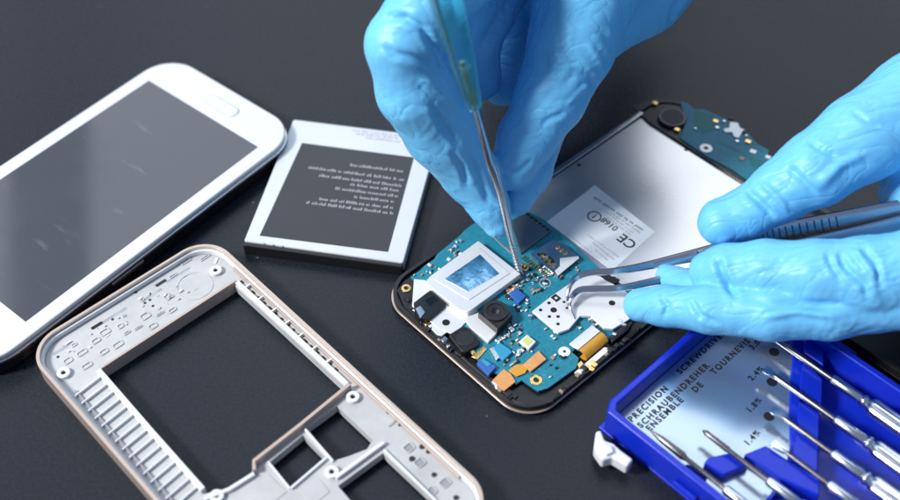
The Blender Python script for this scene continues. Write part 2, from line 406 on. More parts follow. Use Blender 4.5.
for q, w, l in ((Z(688, 285), .24, .3), (Z(712, 352), .3, .17), (Z(577, 382), .34, .26), (Z(540, 440), .3, .1), (Z(615, 432), .3, .22),
                (Z(470, 380), .12, .12), (Z(375, 462), .36, .24), (Z(452, 432), .22, .2), (Z(715, 180), .3, .12), (Z(560, 300), .14, .14),
                ((82, 353), .36, .2), ((68, 361), .3, .22), ((87, 366), .36, .2), ((104, 352), .3, .2), ((118, 345), .36, .22), ((96, 341), .3, .2),
                ((74, 345), .2, .14), ((127, 333), .24, .12), ((160, 314), .3, .1), ((171, 297), .2, .14), ((205, 258), .4, .12), ((186, 262), .4, .12)):
    pocket(q, w, l)
for q, w, l in ((Z(335, 428), .42, .13), (Z(655, 215), .42, .13)):
    p = fr.L(*q, zt); MB().prism(rrect(p[0]-w/2, p[1]-l/2, p[0]+w/2, p[1]+l/2, .03, 3), zt, zt+.005).build('slot', BLACKG, fr)
for q in (Z(413, 397), Z(600, 270), Z(505, 262), Z(530, 262), (145, 303), (150, 300), (153, 306), (58, 357)):
    p = fr.L(*q, zt); MB().cyl(p[0], p[1], zt, zt+.005, .05, 14).build('pin_hole', DARK, fr)
for k in range(26):
    q = (random.uniform(60, 222), 0); q = (q[0], 352-(q[0]-60)*.56+random.uniform(-8, 14))
    p = fr.L(*q, zt)
    if k % 3 == 0: MB().cyl(p[0], p[1], zt, zt+random.uniform(.02, .05), random.uniform(.03, .07), 12).build('moulded_pip', GREYW, fr, .008)
    elif k % 3 == 1: MB().box(p[0], p[1], zt, zt+random.uniform(.02, .06), random.uniform(.05, .3), random.uniform(.04, .1), random.choice([0, 0, 1.57, .6])).build('moulded_rib', WHITE2, fr, .008)
    else: MB().box(p[0], p[1], zt, zt+.004, random.uniform(.05, .2), random.uniform(.03, .08), random.choice([0, 1.57])).build('dirt_mark', MAST, fr)
# translucent smudges of old adhesive
for q, w, l in (((62, 349), .7, .12), ((110, 318), 1.3, .12), ((152, 295), .8, .12), ((178, 275), 1.0, .10)):
    p = fr.L(*q, zt); MB().prism(rrect(p[0]-w/2, p[1]-l/2, p[0]+w/2, p[1]+l/2, .05, 3), zt, zt+.003).build('adhesive_strip', MAST, fr)
for q in ((409, 448), (420, 463), (445, 483), (431, 492)):
    pocket(q, .34, .30, hole=INKG)
for q in ((412, 459), (434, 475), (400, 425), (389, 412), (380, 402), (372, 396), (422, 447), (456, 498), (428, 452)):
    p = fr.L(*q, zt); MB().cyl(p[0], p[1], zt, zt+.03, random.uniform(.05, .09), 14).build('pin_hole', random.choice([BLACKP, DARK]), fr)
for k, q in enumerate(((365, 391), (378, 400), (386, 408), (394, 416), (404, 424), (415, 434), (420, 441))):
    p = fr.L(*q, zt); MB().box(p[0]+.0, p[1], zt, zt+.1, .07, .3, random.uniform(-.2, .2)).build('clip', WHITE2 if k % 2 else MAST, fr, .01)
for poly in ([(268, 474), (287, 492), (262, 512), (242, 494)], [(300, 492), (320, 480), (330, 492), (312, 506)]):
    MB().prism(fr.poly(poly, zt), zt, zt+.02).build('raised_pad', GREYW, fr, .012)
pocket((392, 424), .3, .07)

# ------------------------------------------------------------------ opened phone with circuit boards
bd = Thing('opened_phone', -2.465, 25.513, -.831, 'opened phone under repair showing teal circuit boards, metal shields and a bare steel plate', 'phone')
BW, BL = 7.22, 14.95
MB().prism(rrect(.1, .1, BW-.1, BL-.1, 1.15, 14), 0, .13).build('front_glass', BLACKG, bd, .04)
MB().prism(rrect(-.02, -.02, BW+.02, BL+.02, 1.2, 14), .13, .19).build('gold_bezel', RIM, bd, .02)
MB().prism(rrect(.03, .03, BW-.03, BL-.03, 1.18, 14), .19, .30).build('midframe', BLACKP, bd, .02)
MB().prism(rrect(.03, .03, BW-.03, BL-.03, 1.18, 14), .302, .42, [rrect(.16, .16, BW-.16, BL-.16, 1.08, 14)]).build('frame_rim', BLACKP, bd, .02)
# battery well plate
MB().prism([(.22, 5.9), (7.0, 5.9), (7.0, 13.28), (.25, 13.28)], .30, .335).build('shield_plate', PLATE, bd, .015)
MB().prism([(.03, 5.5), (.2, 5.5), (.2, 13.4), (.03, 13.4)], .335, .44).build('side_rail', STEEL, bd, .02)
MB().prism([(7.02, 4.5), (7.19, 4.5), (7.19, 13.4), (7.02, 13.4)], .335, .44).build('side_rail', BLACKP, bd, .02)
m = MB()
for p in ((.42, 9.5), (2.6, 13.1)):
    m.box(p[0], p[1], .335, .35, .12, .12)
m.build('mount_tab', BLACKP, bd)
# sticker with regulatory print
st = MB().prism(bd.poly([(594.9, 185.3), (546.3, 222.2), (559, 231), (612, 271), (655, 232)], .335), .336, .343).build('sticker', STICK, bd)
Y = lambda x, y: (540+x/5.557, 170+y/5.557)
def stext(name, body, q, size, **k):
    p = bd.L(*q, .345); return text(name, body, k.pop('m', INKK), st, p[0], p[1], .344, k.pop('rot', math.pi), size, **k)
stext('lettering', 'C E'.replace(' ', ''), Y(545, 412), .58, bold=.008, space=1.0)
stext('lettering', '0168', Y(440, 322), .36, bold=.006)
p = bd.L(*Y(302, 258), .34); text('lettering', '!', INKK, st, p[0], p[1]+.125, .344, math.pi, .36, bold=.01, align='CENTER'); MB().ring(p[0], p[1], .343, .346, .26, .21, 28).build('alert_mark', INKK, st)
def srow(a, b_, h, m=INKG, par=st):
    A, B = bd.L(*a, .345), bd.L(*b_, .345); d = B-A
    fine_print('fine_print', m, par, 0, d.length, 0, .343, h, math.atan2(d[1], d[0]), A)
srow(Y(575, 330), Y(310, 150), .14, INKK); srow(Y(560, 345), Y(400, 235), .10, INKG)
srow(Y(520, 345), Y(370, 230), .09); srow(Y(505, 355), Y(365, 250), .09)
srow(Y(440, 480), Y(265, 355), .08); srow(Y(415, 495), Y(290, 395), .08); srow(Y(290, 455), Y(150, 350), .07); srow(Y(380, 500), Y(310, 440), .07)

# upper board
U = lambda x, y: (620+x/5, 80+y/5)
zu = .47
ub = MB().prism(bd.poly([U(*q) for q in ((300, 105), (340, 115), (370, 145), (420, 145), (520, 190), (600, 230), (650, 275), (690, 320), (745, 350), (738, 375), (800, 410), (850, 440), (900, 470), (900, 620), (800, 605), (640, 500), (560, 445), (440, 385), (300, 290), (320, 240), (325, 190))], zu), .40, zu).build('upper_board', PCB, bd, .01)
MB().prism(bd.poly([U(*q) for q in ((60, 130), (180, 95), (300, 105), (325, 190), (320, 240), (300, 290), (560, 450), (640, 505), (760, 580), (740, 590), (150, 215))], .42), .34, .42).build('upper_bracket', BLACKP, bd, .01)
def on(q, z): return bd.L(*q, z)
p = on(U(262, 190), .5)
mt = MB().cyl(p[0], p[1], .4, .56, .56, 40).build('vibration_motor', BLACKP, bd, .04)
MB().ring(p[0], p[1], .56, .572, .50, .46, 40).build('motor_ring', CERAM, mt)
MB().cyl(p[0], p[1], .56, .566, .42, 40).build('motor_cap', DARK, mt)
MB().prism(bd.poly([U(*q) for q in ((372, 150), (480, 180), (470, 250), (420, 262), (370, 220))], zu), zu, zu+.008).build('solder_mask_patch', PCB2, ub)
MB().prism(bd.poly([U(*q) for q in ((640, 380), (770, 420), (740, 460), (660, 430))], zu), zu, zu+.008).build('solder_mask_patch', PCB2, ub)
p = on(U(430, 343), zu); s_ = MB().cyl(p[0], p[1], zu, zu+.03, .24, 28).build('screw_pad', STEELW, ub, .01); MB().cyl(p[0], p[1], zu+.03, zu+.036, .09, 16).build('screw_hole', DARK, s_)
MB().prism(bd.poly([U(*q) for q in ((515, 245), (545, 240), (550, 210), (590, 215), (600, 240), (625, 250), (610, 262), (595, 290), (570, 285), (560, 262), (525, 262))], .5), zu, .52).build('metal_connector', STEELW, ub, .015)
for q, m_, w in ((U(478, 208), GOLD, .2), (U(640, 310), GOLD, .22), (U(665, 360), STEELW, .24), (U(740, 388), STEELW, .2), (U(375, 245), SOLDER, .1), (U(610, 395), CERAM, .2), (U(520, 208), SOLDER, .12), (U(485, 240), SOLDER, .14), (U(555, 195), BLACKP, .16), (U(620, 262), BLACKP, .16), (U(585, 308), SOLDER, .13), (U(630, 280), SOLDER, .1), (U(175, 118), GOLD, .2), (U(285, 250), GOLD, .2)):
    p = on(q, zu); MB().box(p[0], p[1], zu-.05, zu+.05, w, w*.8, .3).build('component', m_, ub, .01)
MB().prism(bd.poly([U(*q) for q in ((500, 305), (640, 375), (635, 385), (495, 315))], zu), zu, zu+.004).build('trace', PCB2, ub)

# main board
zm = .46
mb_ = MB().prism(bd.poly([(410.5, 277), (419, 271), (424, 266), (434, 259), (437, 254), (452, 242), (459, 236), (466, 229), (476, 222), (500, 214), (530, 212), (545, 220), (558, 231), (592, 262), (612, 278), (648, 300), (632, 322), (611, 340), (604, 336), (598, 330), (586, 338), (572, 352), (579, 358), (576, 368), (548, 388), (538, 391), (522, 380), (516, 384), (508, 376), (490, 372), (470, 352), (450, 330), (430, 300)], zm), .38, zm).build('main_board', PCB, bd, .01)
MB().prism(bd.poly([(397, 290), (405, 280), (412, 277), (418, 290), (412, 306), (440, 330), (470, 362), (500, 384), (515, 392), (540, 396), (560, 392), (552, 402), (534, 407), (515, 402), (470, 365), (430, 330), (404, 306)], .44), .30, .44).build('antenna_carrier', BLACKP, bd, .02)
V = lambda x, y: (380+x/5, 210+y/5)
T = lambda x, y: (380+x/3.333, 270+y/3.333)
X = lambda x, y: (500+x/5, 200+y/5)
Wz = lambda x, y: (500+x/5, 290+y/5)
def pz(name, pts, z0, z1, m_, par=mb_, bevel=.012, hl=()):
    return MB().prism(bd.poly(pts, z1), z0, z1, [bd.poly(h, z1) for h in hl]).build(name, m_, par, bevel)
# large white camera shield
sh = pz('camera_shield', [V(*q) for q in ((170, 345), (225, 350), (260, 372), (490, 500), (440, 545), (375, 625), (290, 590), (160, 480))], .46, .52, STEELW)
sh2 = pz('shield_box', [V(*q) for q in ((492, 152), (705, 318), (440, 512), (395, 500), (222, 362), (250, 330))], .46, .74, STEELW, bd, .035)
pz('raised_frame', [V(*q) for q in ((495, 185), (650, 315), (445, 450), (268, 345))], .74, .765, STEELW, sh2, .02)
foil = pz('mirror_window', [V(*q) for q in ((500, 222), (597, 318), (440, 408), (322, 345))], .765, .772, FOIL, sh2, 0)
p = on(T(220, 175), .52); MB().cyl(p[0], p[1], .52, .526, .13, 20).build('hole', BLACKP, sh)
pz('plate_wing', [T(*q) for q in ((160, 185), (200, 165), (270, 165), (272, 178), (240, 195), (205, 220), (190, 215))], .46, .50, STEELW)
# headphone jack block
jk = pz('headphone_jack', [T(*q) for q in ((112, 108), (168, 65), (222, 112), (160, 165), (130, 160), (115, 135))], .30, .66, BLACKP, bd, .03)
pz('jack_recess', [T(*q) for q in ((150, 100), (180, 85), (195, 100), (165, 122))], .66, .664, BLACKG, jk, 0)
pz('jack_spring', [T(*q) for q in ((118, 128), (135, 118), (150, 140), (135, 160))], .66, .69, STEEL, jk, .01)
p = on(T(88, 62), .45)
rg = MB().ring(p[0], p[1], .42, .48, .17, .08, 24).build('screw_ring', GOLD, bd, .01)
# receiver module
rc = pz('earpiece', [T(*q) for q in ((228, 215), (275, 185), (292, 190), (335, 235), (330, 250), (285, 275), (270, 270))], .30, .60, BLACKP, bd, .05)
p = on(T(285, 228), .6); MB().cyl(p[0], p[1], .6, .62, .30, 32).build('earpiece_mesh', DARK, rc, .02)
pz('silver_clip', [T(*q) for q in ((280, 162), (330, 140), (372, 188), (390, 210), (360, 240), (330, 215), (305, 195))], .44, .58, STEELW, bd, .02)
# camera
cm = pz('rear_camera', [T(*q) for q in ((326, 142), (384, 98), (443, 148), (392, 198))], .46, .84, BLACKP, bd, .03)
p = on(T(385, 138), .84)
MB().ring(p[0], p[1], .84, .90, .42, .30, 36).build('lens_barrel', DARK, cm)
MB().ring(p[0], p[1], .84, .87, .295, .135, 36).build('lens_ring', BLACKP, cm)
MB().cyl(p[0], p[1], .84, .865, .13, 24).build('lens', BLACKG, cm)
# chips
pz('chip', [T(*q) for q in ((428, 78), (455, 60), (487, 86), (462, 110))], .46, .60, CHIPB, mb_, .015)
pz('chip', [T(*q) for q in ((420, 62), (440, 50), (455, 60), (432, 76))], .46, .52, FLEX)
lf = pz('flash_led', [T(*q) for q in ((463, 238), (490, 214), (520, 238), (496, 264))], .46, .60, STEELW, mb_, .02)
pz('led_die', [T(*q) for q in ((474, 236), (492, 222), (508, 238), (492, 252))], .60, .61, LED, lf, 0)
pz('connector', [T(*q) for q in ((378, 258), (398, 240), (432, 262), (440, 274), (412, 300), (398, 290))], .46, .60, CHIPC, bd, .02)
pz('connector', [T(*q) for q in ((364, 262), (380, 256), (400, 290), (388, 300))], .46, .57, SOLDER, bd, .01)
pz('connector', [T(*q) for q in ((322, 310), (342, 292), (388, 322), (362, 350))], .40, .58, CHIPB, bd, .02)
pz('connector', [T(*q) for q in ((335, 300), (345, 295), (372, 312), (360, 322))], .58, .60, CHIPC, bd, .01)
pz('gold_spring', [T(*q) for q in ((305, 288), (345, 252), (358, 262), (325, 298))], .44, .50, GOLD, bd, .015)
pz('gold_spring', [T(*q) for q in ((298, 268), (310, 262), (320, 275), (308, 282))], .44, .52, GOLD, bd, .015)
# orange flex
fx = pz('flex_cable', [Wz(*q) for q in ((118, 370), (192, 303), (232, 345), (152, 408))], .50, .56, FLEX, bd, .01)
pz('flex_bridge', [Wz(*q) for q in ((42, 402), (75, 375), (118, 370), (140, 390), (125, 415), (85, 432))], .48, .53, FLEX2, fx, .01)
pz('flex_pad', [T(*q) for q in ((374, 368), (412, 330), (436, 345), (452, 372), (414, 402))], .46, .52, FLEX, fx, .01)
# silver and copper ribbon connector
rb = pz('ribbon_connector', [Wz(*q) for q in ((348, 265), (460, 173), (502, 206), (392, 298))], .60, .70, SOLDER, bd, .015)
m = MB()
A0, A1 = bd.L(*Wz(395, 300), .66), bd.L(*Wz(505, 210), .66)
D = Vector((A1[0]-A0[0], A1[1]-A0[1], 0)).normalized(); N_ = Vector((D[1], -D[0], 0))
for k in range(7):
    a0, a1 = R(90-k*30), R(90-(k+1)*30)
prof = [(0, .67), (.13, .68), (.26, .62), (.34, .52), (.34, .42), (.24, .35), (.08, .33)]
rows = []
for A in (A0, A1): rows.append([m.bm.verts.new((A[0]+N_[0]*u, A[1]+N_[1]*u, z)) for u, z in prof]+[m.bm.verts.new((A[0]+N_[0]*(u*.8), A[1]+N_[1]*(u*.8), z-.03 if z > .5 else z+.03)) for u, z in prof[::-1]])
n = len(rows[0])
for j in range(n): m.face([rows[0][j], rows[1][j], rows[1][(j+1) % n], rows[0][(j+1) % n]])
m.face(rows[0]); m.face(rows[1][::-1])
m.build('ribbon_fold', FLEX2, rb)
pz('white_tab', [Wz(*q) for q in ((372, 412), (520, 285), (556, 292), (388, 436))], .38, .43, STEELW, bd, .01)
pz('gold_spring', [Wz(*q) for q in ((385, 370), (405, 352), (418, 368), (398, 390))], .43, .52, GOLD, bd, .015)
# perforated white shield on the right
ws = pz('perforated_shield', [(532, 311), (551, 296), (576, 279), (584, 273), (600, 276), (624, 290), (640, 302), (636, 314), (628, 320), (613, 329), (604, 328), (591, 316), (580, 316), (569, 329), (558, 333)], .50, .62, STEELW, bd, .02)
for (x, y), r_ in (((245, 65), .06), ((203, 100), .06), ((268, 100), .11), ((247, 133), .06), ((290, 133), .06), ((290, 170), .06), ((560, 65), .11), ((320, 60), .05), ((335, 90), .05)):
    p = on(Wz(x, y), .62); MB().cyl(p[0], p[1], .62, .625, r_, 18).build('hole', BLACKP, ws)
p = on(Wz(280, 40), .62); MB().prism(rrect(p[0]-.14, p[1]-.12, p[0]+.14, p[1]+.12, .03, 3), .62, .625, [rrect(p[0]-.05, p[1]-.05, p[0]+.05, p[1]+.05, .01, 2)]).build('hole', BLACKP, ws)
# card reader metal
cr_ = pz('card_reader', [X(*q) for q in ((152, 270), (262, 200), (330, 225), (395, 285), (290, 378), (255, 355))], .46, .60, STEEL, bd, 0,
         hl=[[X(*q) for q in ((185, 268), (215, 262), (262, 290), (278, 318), (285, 345), (255, 335), (215, 305))]])
pz('reader_lid', [X(*q) for q in ((300, 290), (392, 280), (396, 290), (292, 376), (275, 352), (300, 330))], .60, .63, STEELW, cr_, .01)
pz('reader_floor', [X(*q) for q in ((175, 262), (215, 256), (270, 290), (290, 345), (255, 342), (205, 308))], .46, .48, BLACKP, cr_, 0)
for k in range(4):
    p = on(X(205+k*19, 287+k*14), .5); MB().box(p[0], p[1], .48, .56, .10, .2, .5).build('gold_pin', GOLD, cr_, .01)
for k in range(3):
    p = on(X(290+k*19, 236+k*14), .62); MB().box(p[0], p[1], .60, .64, .10, .14, .5).build('gold_pin', GOLD, cr_, .01)
# dark film square
fl = pz('dark_film', [X(*q) for q in ((52, 105), (135, 58), (258, 150), (105, 265))], .46, .56, DFILM, bd, .01)
for k in range(6):
    p = on(X(140+k*20, 72+k*15), .565); MB().box(p[0], p[1], .56, .565, .13, .09, .2).build('dark_mark', BLACKP, fl)
# gold edge fingers
for k in range(11):
    p = on(X(118+k*11.5, 290+k*8.6), .46); MB().box(p[0], p[1], zm, zm+.03, .055, .20, .0).build('gold_finger', GOLD, mb_)
for q in (X(120, 338),):
    p = on(q, zm); MB().ring(p[0], p[1], zm, zm+.03, .17, .085, 24).build('screw_ring', GOLD, mb_, .008); MB().cyl(p[0], p[1], zm, zm+.004, .085).build('screw_hole', DARK, mb_)
p = on(T(520, 367), zm); MB().ring(p[0], p[1], zm, zm+.02, .20, .09, 24).build('screw_ring', GOLD, mb_, .008); MB().cyl(p[0], p[1], zm, zm+.004, .09).build('screw_hole', DARK, mb_)
p = on(Wz(322, 310), zm); a_ = MB().cyl(p[0], p[1], zm, zm+.03, .20, 28).build('screw_pad', STEELW, mb_, .01); MB().cyl(p[0], p[1], zm+.03, zm+.035, .05, 12).build('screw_hole', DARK, a_)
p = on(X(225, 415), zm); MB().ring(p[0], p[1], zm, zm+.01, .2, .17, 24).build('ring_mark', INKW, mb_)
# right-hand black parts beside the white shield
pz('black_connector', [X(*q) for q in ((500, 380), (530, 370), (600, 395), (590, 410), (560, 420), (520, 400))], .46, .62, BLACKP, bd, .02)
pz('black_block', [Wz(*q) for q in ((545, 235), (625, 150), (665, 160), (640, 200), (560, 262))], .36, .50, BLACKP, bd, .02)
for q in (Wz(620, 185), Wz(600, 165), Wz(570, 232), X(570, 390), X(545, 382), Wz(150, 138)):
    p = on(q, .5); MB().box(p[0], p[1], .46, .64, .13, .1, .4).build('component', SOLDER, bd, .01)
rim_pts = [((404, 300), (432, 334)), ((432, 334), (470, 370)), ((470, 370), (512, 399)), ((556, 396), (600, 362)), ((600, 362), (640, 330))]
for (xa, ya), (xb, yb) in rim_pts:
    for k in range(7):
        t = random.random(); q = (xa+(xb-xa)*t+random.uniform(-1.5, 4)*(1 if xa < 550 else -1), ya+(yb-ya)*t-random.uniform(0, 4))
        p = on(q, .46); h_ = random.uniform(.01, .09)
        MB().box(p[0], p[1], .38, .44+h_, random.uniform(.08, .28), random.uniform(.06, .16), random.choice([0, .1, 1.57])).build('frame_clip', random.choice([BLACKP, BLACKP, DARK, BLACKG, GOLD, STEEL, CERAM]), bd, .012)
# silkscreen lines
for a, b_ in (((475, 300), (532, 345)), ((500, 352), (545, 372)), ((545, 372), (568, 356)), ((520, 330), (540, 345))):
    A, B = bd.L(*a, zm), bd.L(*b_, zm); d = B-A
    MB().box((A[0]+B[0])/2, (A[1]+B[1])/2, zm, zm+.003, d.length, .02, math.atan2(d[1], d[0])).build('trace', TRACE, mb_)
# small surface components, individually placed in clusters
protos = []
def smd(q, kind, w, l, rot, h):
    p = on(q, zm)
    b = MB().box(p[0], p[1], zm, zm+h, w, l, rot)
    return b.build(random.choice(['capacitor', 'resistor', 'small_chip']), kind, mb_, .006)
BOARD = [(412.5, 277), (426, 267), (440, 256), (454, 244), (468, 231), (480, 225), (500, 218), (530, 216), (558, 235), (592, 265), (612, 281), (644, 301), (628, 320), (611, 336), (598, 326), (570, 350), (574, 358), (572, 366), (546, 385), (536, 388), (522, 377), (508, 372), (490, 368), (470, 348), (450, 326), (430, 300)]
def inside(q, pl):
    c = False
    for (x1_, y1_), (x2_, y2_) in zip(pl, pl[1:]+pl[:1]):
        if (y1_ > q[1]) != (y2_ > q[1]) and q[0] < (x2_-x1_)*(q[1]-y1_)/(y2_-y1_)+x1_: c = not c
    return c
clusters = [  # (x0,y0,x1,y1,count) in photo pixels
    (505, 284, 522, 300, 20), (516, 262, 533, 284, 10), (532, 268, 548, 296, 12), (440, 238, 462, 262, 8), (414, 262, 440, 276, 7),
    (496, 322, 520, 346, 16), (545, 355, 566, 378, 4), (504, 350, 520, 366, 6), (548, 262, 566, 282, 5), (512, 300, 530, 312, 5), (518, 340, 535, 354, 5), (560, 258, 580, 272, 6), (575, 318, 600, 330, 7), (540, 326, 556, 340, 3)]
for x0, y0, x1, y1, n in clusters:
    for k in range(int(n*2.2)):
        q = (random.uniform(x0, x1), random.uniform(y0, y1))
        if not inside(q, BOARD): continue
        km = random.choice([BLACKP, CERAM, SOLDER, SOLDER, DARK, STEELW])
        w = random.uniform(.06, .14)
        smd(q, km, w, w*random.uniform(.5, .9), random.choice([0, math.pi/2])+random.uniform(-.05, .05), random.uniform(.04, .09))

# ------------------------------------------------------------------ blue screwdriver tray
bx = Thing('screwdriver_box', 4.6016, 20.1878, -.80983, 'open bright blue plastic tray with a printed foil label and a white latch', 'tool box')
EL, GL = 11.5, 7.25
t_ = .24
MB().prism([(.0, 0), (EL, 0), (EL, GL), (0, GL)], 0, .12).build('tray_floor', BLUE, bx, .02)
ch = .35
MB().prism([(ch*.6, 0), (EL, 0), (EL, GL), (ch*.6, GL), (0, GL-ch), (0, ch)], .12, 1.2, [[(t_+ch*.4, t_), (EL-t_, t_), (EL-t_, GL-t_), (t_+ch*.4, GL-t_), (t_, GL-t_-ch*.6), (t_, t_+ch*.6)]]).build('tray_wall', BLUE, bx, .06, seg=3)
labz = .45
Mz = lambda x, y: (590+x/5, 330+y/5)
MB().prism([(t_, t_), (5.4, t_), (5.2, 2.4), (4.2, 4.6), (2.9, GL-t_), (t_, GL-t_)], .12, .43).build('label_deck', BLUE, bx)
ls = MB().prism([(t_+.02, t_+.05), (5.3, t_+.05), (5.1, 2.4), (4.1, 4.6), (2.8, GL-t_-.05), (t_+.02, GL-t_-.05)], .43, labz).build('label_sheet', BLAB, bx)
def btext(body, q, size, q2=None, bold=.012, **k):
    p = bx.L(*q, labz)
    rot = math.pi/2
    return text('lettering', body, INKK, ls, p[0], p[1], labz+.002, rot, size, bold=bold, space=1.32, **k)
btext('PRECISION', Mz(210, 462), .29); btext('SCREWDRIVER  SET', Mz(453, 222), .29)
btext('SCHRAUBENDREHER', Mz(257, 492), .29)
btext('ENSEMBLE', Mz(300, 508), .29); btext('DE', Mz(528, 314), .29); btext('TOURNEVIS', Mz(622, 224), .29)
for body, q in (('1.4%', (748, 446)), ('1.8%', (750, 413)), ('2.4%', (752, 381)), ('3.0%', (753, 350))):
    btext(body, q, .27, bold=.012)
for q in ((769, 416.5), (772, 382), (774, 352)):
    p = bx.L(*q, labz); MB().cyl(p[0], p[1], labz, labz+.003, .17, 24).build('hole_mark', INKK, ls)
def bpz(name, pts, z0, z1, m_=BLUE, par=bx, bevel=.06):
    return MB().prism([tuple(bx.L(a, b, z1)[:2]) for a, b in pts], z0, z1).build(name, m_, par, bevel, seg=3)
RZ = .78
bpz('rack_block', [(674, 469), (688, 463), (709, 476), (695, 483)], .12, RZ)
bpz('rack_block', [(704, 462), (709, 457), (731, 452), (750, 464), (724, 475)], .12, RZ)
bpz('rack_block', [(744, 454), (766, 445), (790, 461), (820, 478), (820, 496), (780, 478)], .12, RZ)
bpz('rack_block', [(792, 457), (797, 430), (799, 400), (820, 412), (819, 446), (818, 474)], .12, RZ)
bpz('rack_block', [(799.5, 392), (802, 366), (804, 360), (823, 378), (822, 405)], .12, RZ)
bpz('rack_block', [(804, 352), (804, 338), (800, 326), (824, 340), (824, 366)], .12, RZ)
bpz('rack_step', [(791, 452), (790, 400), (794, 340), (796, 320), (805, 326), (803, 360), (799, 430), (796, 456)], .12, .6)
bpz('corner_nub', [(826, 341), (836, 338), (858, 353), (852, 360), (846, 358)], .12, 1.0)
# latch
lt = bpz('latch', [Mz(*q) for q in ((30, 505), (55, 498), (75, 550), (118, 565), (150, 595), (217, 645), (187, 682), (112, 636), (62, 650), (20, 590))], .25, .72, CLIP, bx, .07)
bpz('latch_tab', [Mz(*q) for q in ((60, 560), (110, 580), (120, 610), (80, 625))], .72, .82, CLIP, lt, .04)
MB().tube([(3.0, -.12, .6), (-.1+3.9, -.12, .6)], .1, 12).build('hinge_pin', BLUE, bx)

# screwdrivers
def screwdriver(tip, g, e0, e1, blade, label, r=.085, zz=.93):
    """tip at box-local (e0,g), collar at e1"""
    c_, s_ = math.cos(bx.ang), math.sin(bx.ang)
    wx, wy = bx.x+e0*c_-g*s_, bx.y+e0*s_+g*c_
    t = Thing('precision_screwdriver', wx, wy, bx.ang, label, 'screwdriver', 'precision screwdrivers lying in the blue tray')
    Ls = e1-e0
    def lathe(prof, n=20):
        b = MB(); b.tube([(x, 0, zz) for x, _ in prof], [max(q, .004) for _, q in prof], n); return b
    if blade == 'flat':
        lathe([(.32, .05), (.45, r), (Ls+.02, r)]).build('shaft', SHAFT, t)
        b = MB(); b.sweep([(0, 0, zz), (.1, 0, zz), (.34, 0, zz), (.5, 0, zz)], lambda i: [(a*[.12, .15, .1, .06][i], d*[.018, .03, .05, .055][i]) for a, d in ((-1, -1), (1, -1), (1, 1), (-1, 1))]).build('blade', NICKEL, t, .005)
    elif blade == 'awl':
        lathe([(0, .01), (.5, .10), (1.3, .13), (1.45, .075), (Ls+.02, .075)]).build('shaft', SHAFT, t)
    else:
        lathe([(0, .03), (.12, .09), (.3, r), (.9, .10), (1.0, r*.9), (Ls+.02, r*.9)]).build('shaft', SHAFT, t)
    sl = lathe([(Ls, .06), (Ls+.03, .13), (Ls+.1, .16), (Ls+1.05, .165), (Ls+1.12, .12)])
    sl.build('sleeve', NICKEL, t, smooth=40)
    lathe([(Ls+1.08, .10), (Ls+1.13, .19), (Ls+1.2, .22), (Ls+1.28, .19), (Ls+1.33, .11)]).build('collar', NICKEL, t, smooth=60)
    b = MB(); n = 28
    prof = [(Ls+1.3, .14), (Ls+1.42, .24), (Ls+1.55, .29), (Ls+6.0, .29), (Ls+6.15, .24)]
    b.sweep([(x, 0, zz) for x, _ in prof], lambda i: [((prof[i][1]*(1-.07*(k % 2)))*math.cos(6.28318*k/n), (prof[i][1]*(1-.07*(k % 2)))*math.sin(6.28318*k/n)) for k in range(n)])
    b.build('handle', NICKEL, t, smooth=25)
    return t
screwdriver(None, .57, 1.40, 4.22, 'awl', 'pointed screwdriver with dark awl tip over the printed words, nearest the latch')
screwdriver(None, 1.71, 2.57, 4.92, 'cross', 'small cross tip screwdriver second from the white latch')
screwdriver(None, 2.88, 4.25, 6.22, 'flat', 'flat screwdriver whose tip only just passes the blue rack, third from the latch', r=.06)
screwdriver(None, 3.84, 3.55, 5.70, 'flat', 'flat screwdriver with dull tip beside the middle black dot, fourth from the latch', r=.07)
screwdriver(None, 4.92, 2.48, 5.08, 'flat', 'flat screwdriver with a shiny bright wide tip below the gloved hand', r=.085)
screwdriver(None, 6.13, 1.7, 4.15, 'flat', 'screwdriver farthest from the latch with its tip hidden under the right glove', r=.095)

# black case lid beyond the tray
lid = Thing('case_lid', 11.8, 25.3, -.80983, 'dark black plastic case lid lying in shadow behind the blue tray at the right edge', 'case lid')
MB().prism(rrect(-3.0, -.6, 8, 4.0, .5), 0, .3).build('lid_panel', BLACKP, lid, .05)
MB().prism(rrect(-2.9, -.5, 7.9, 3.9, .5), .3, .5, [rrect(-2.7, -.3, 7.7, 3.7, .4)]).build('lid_rim', BLACKP, lid, .05)

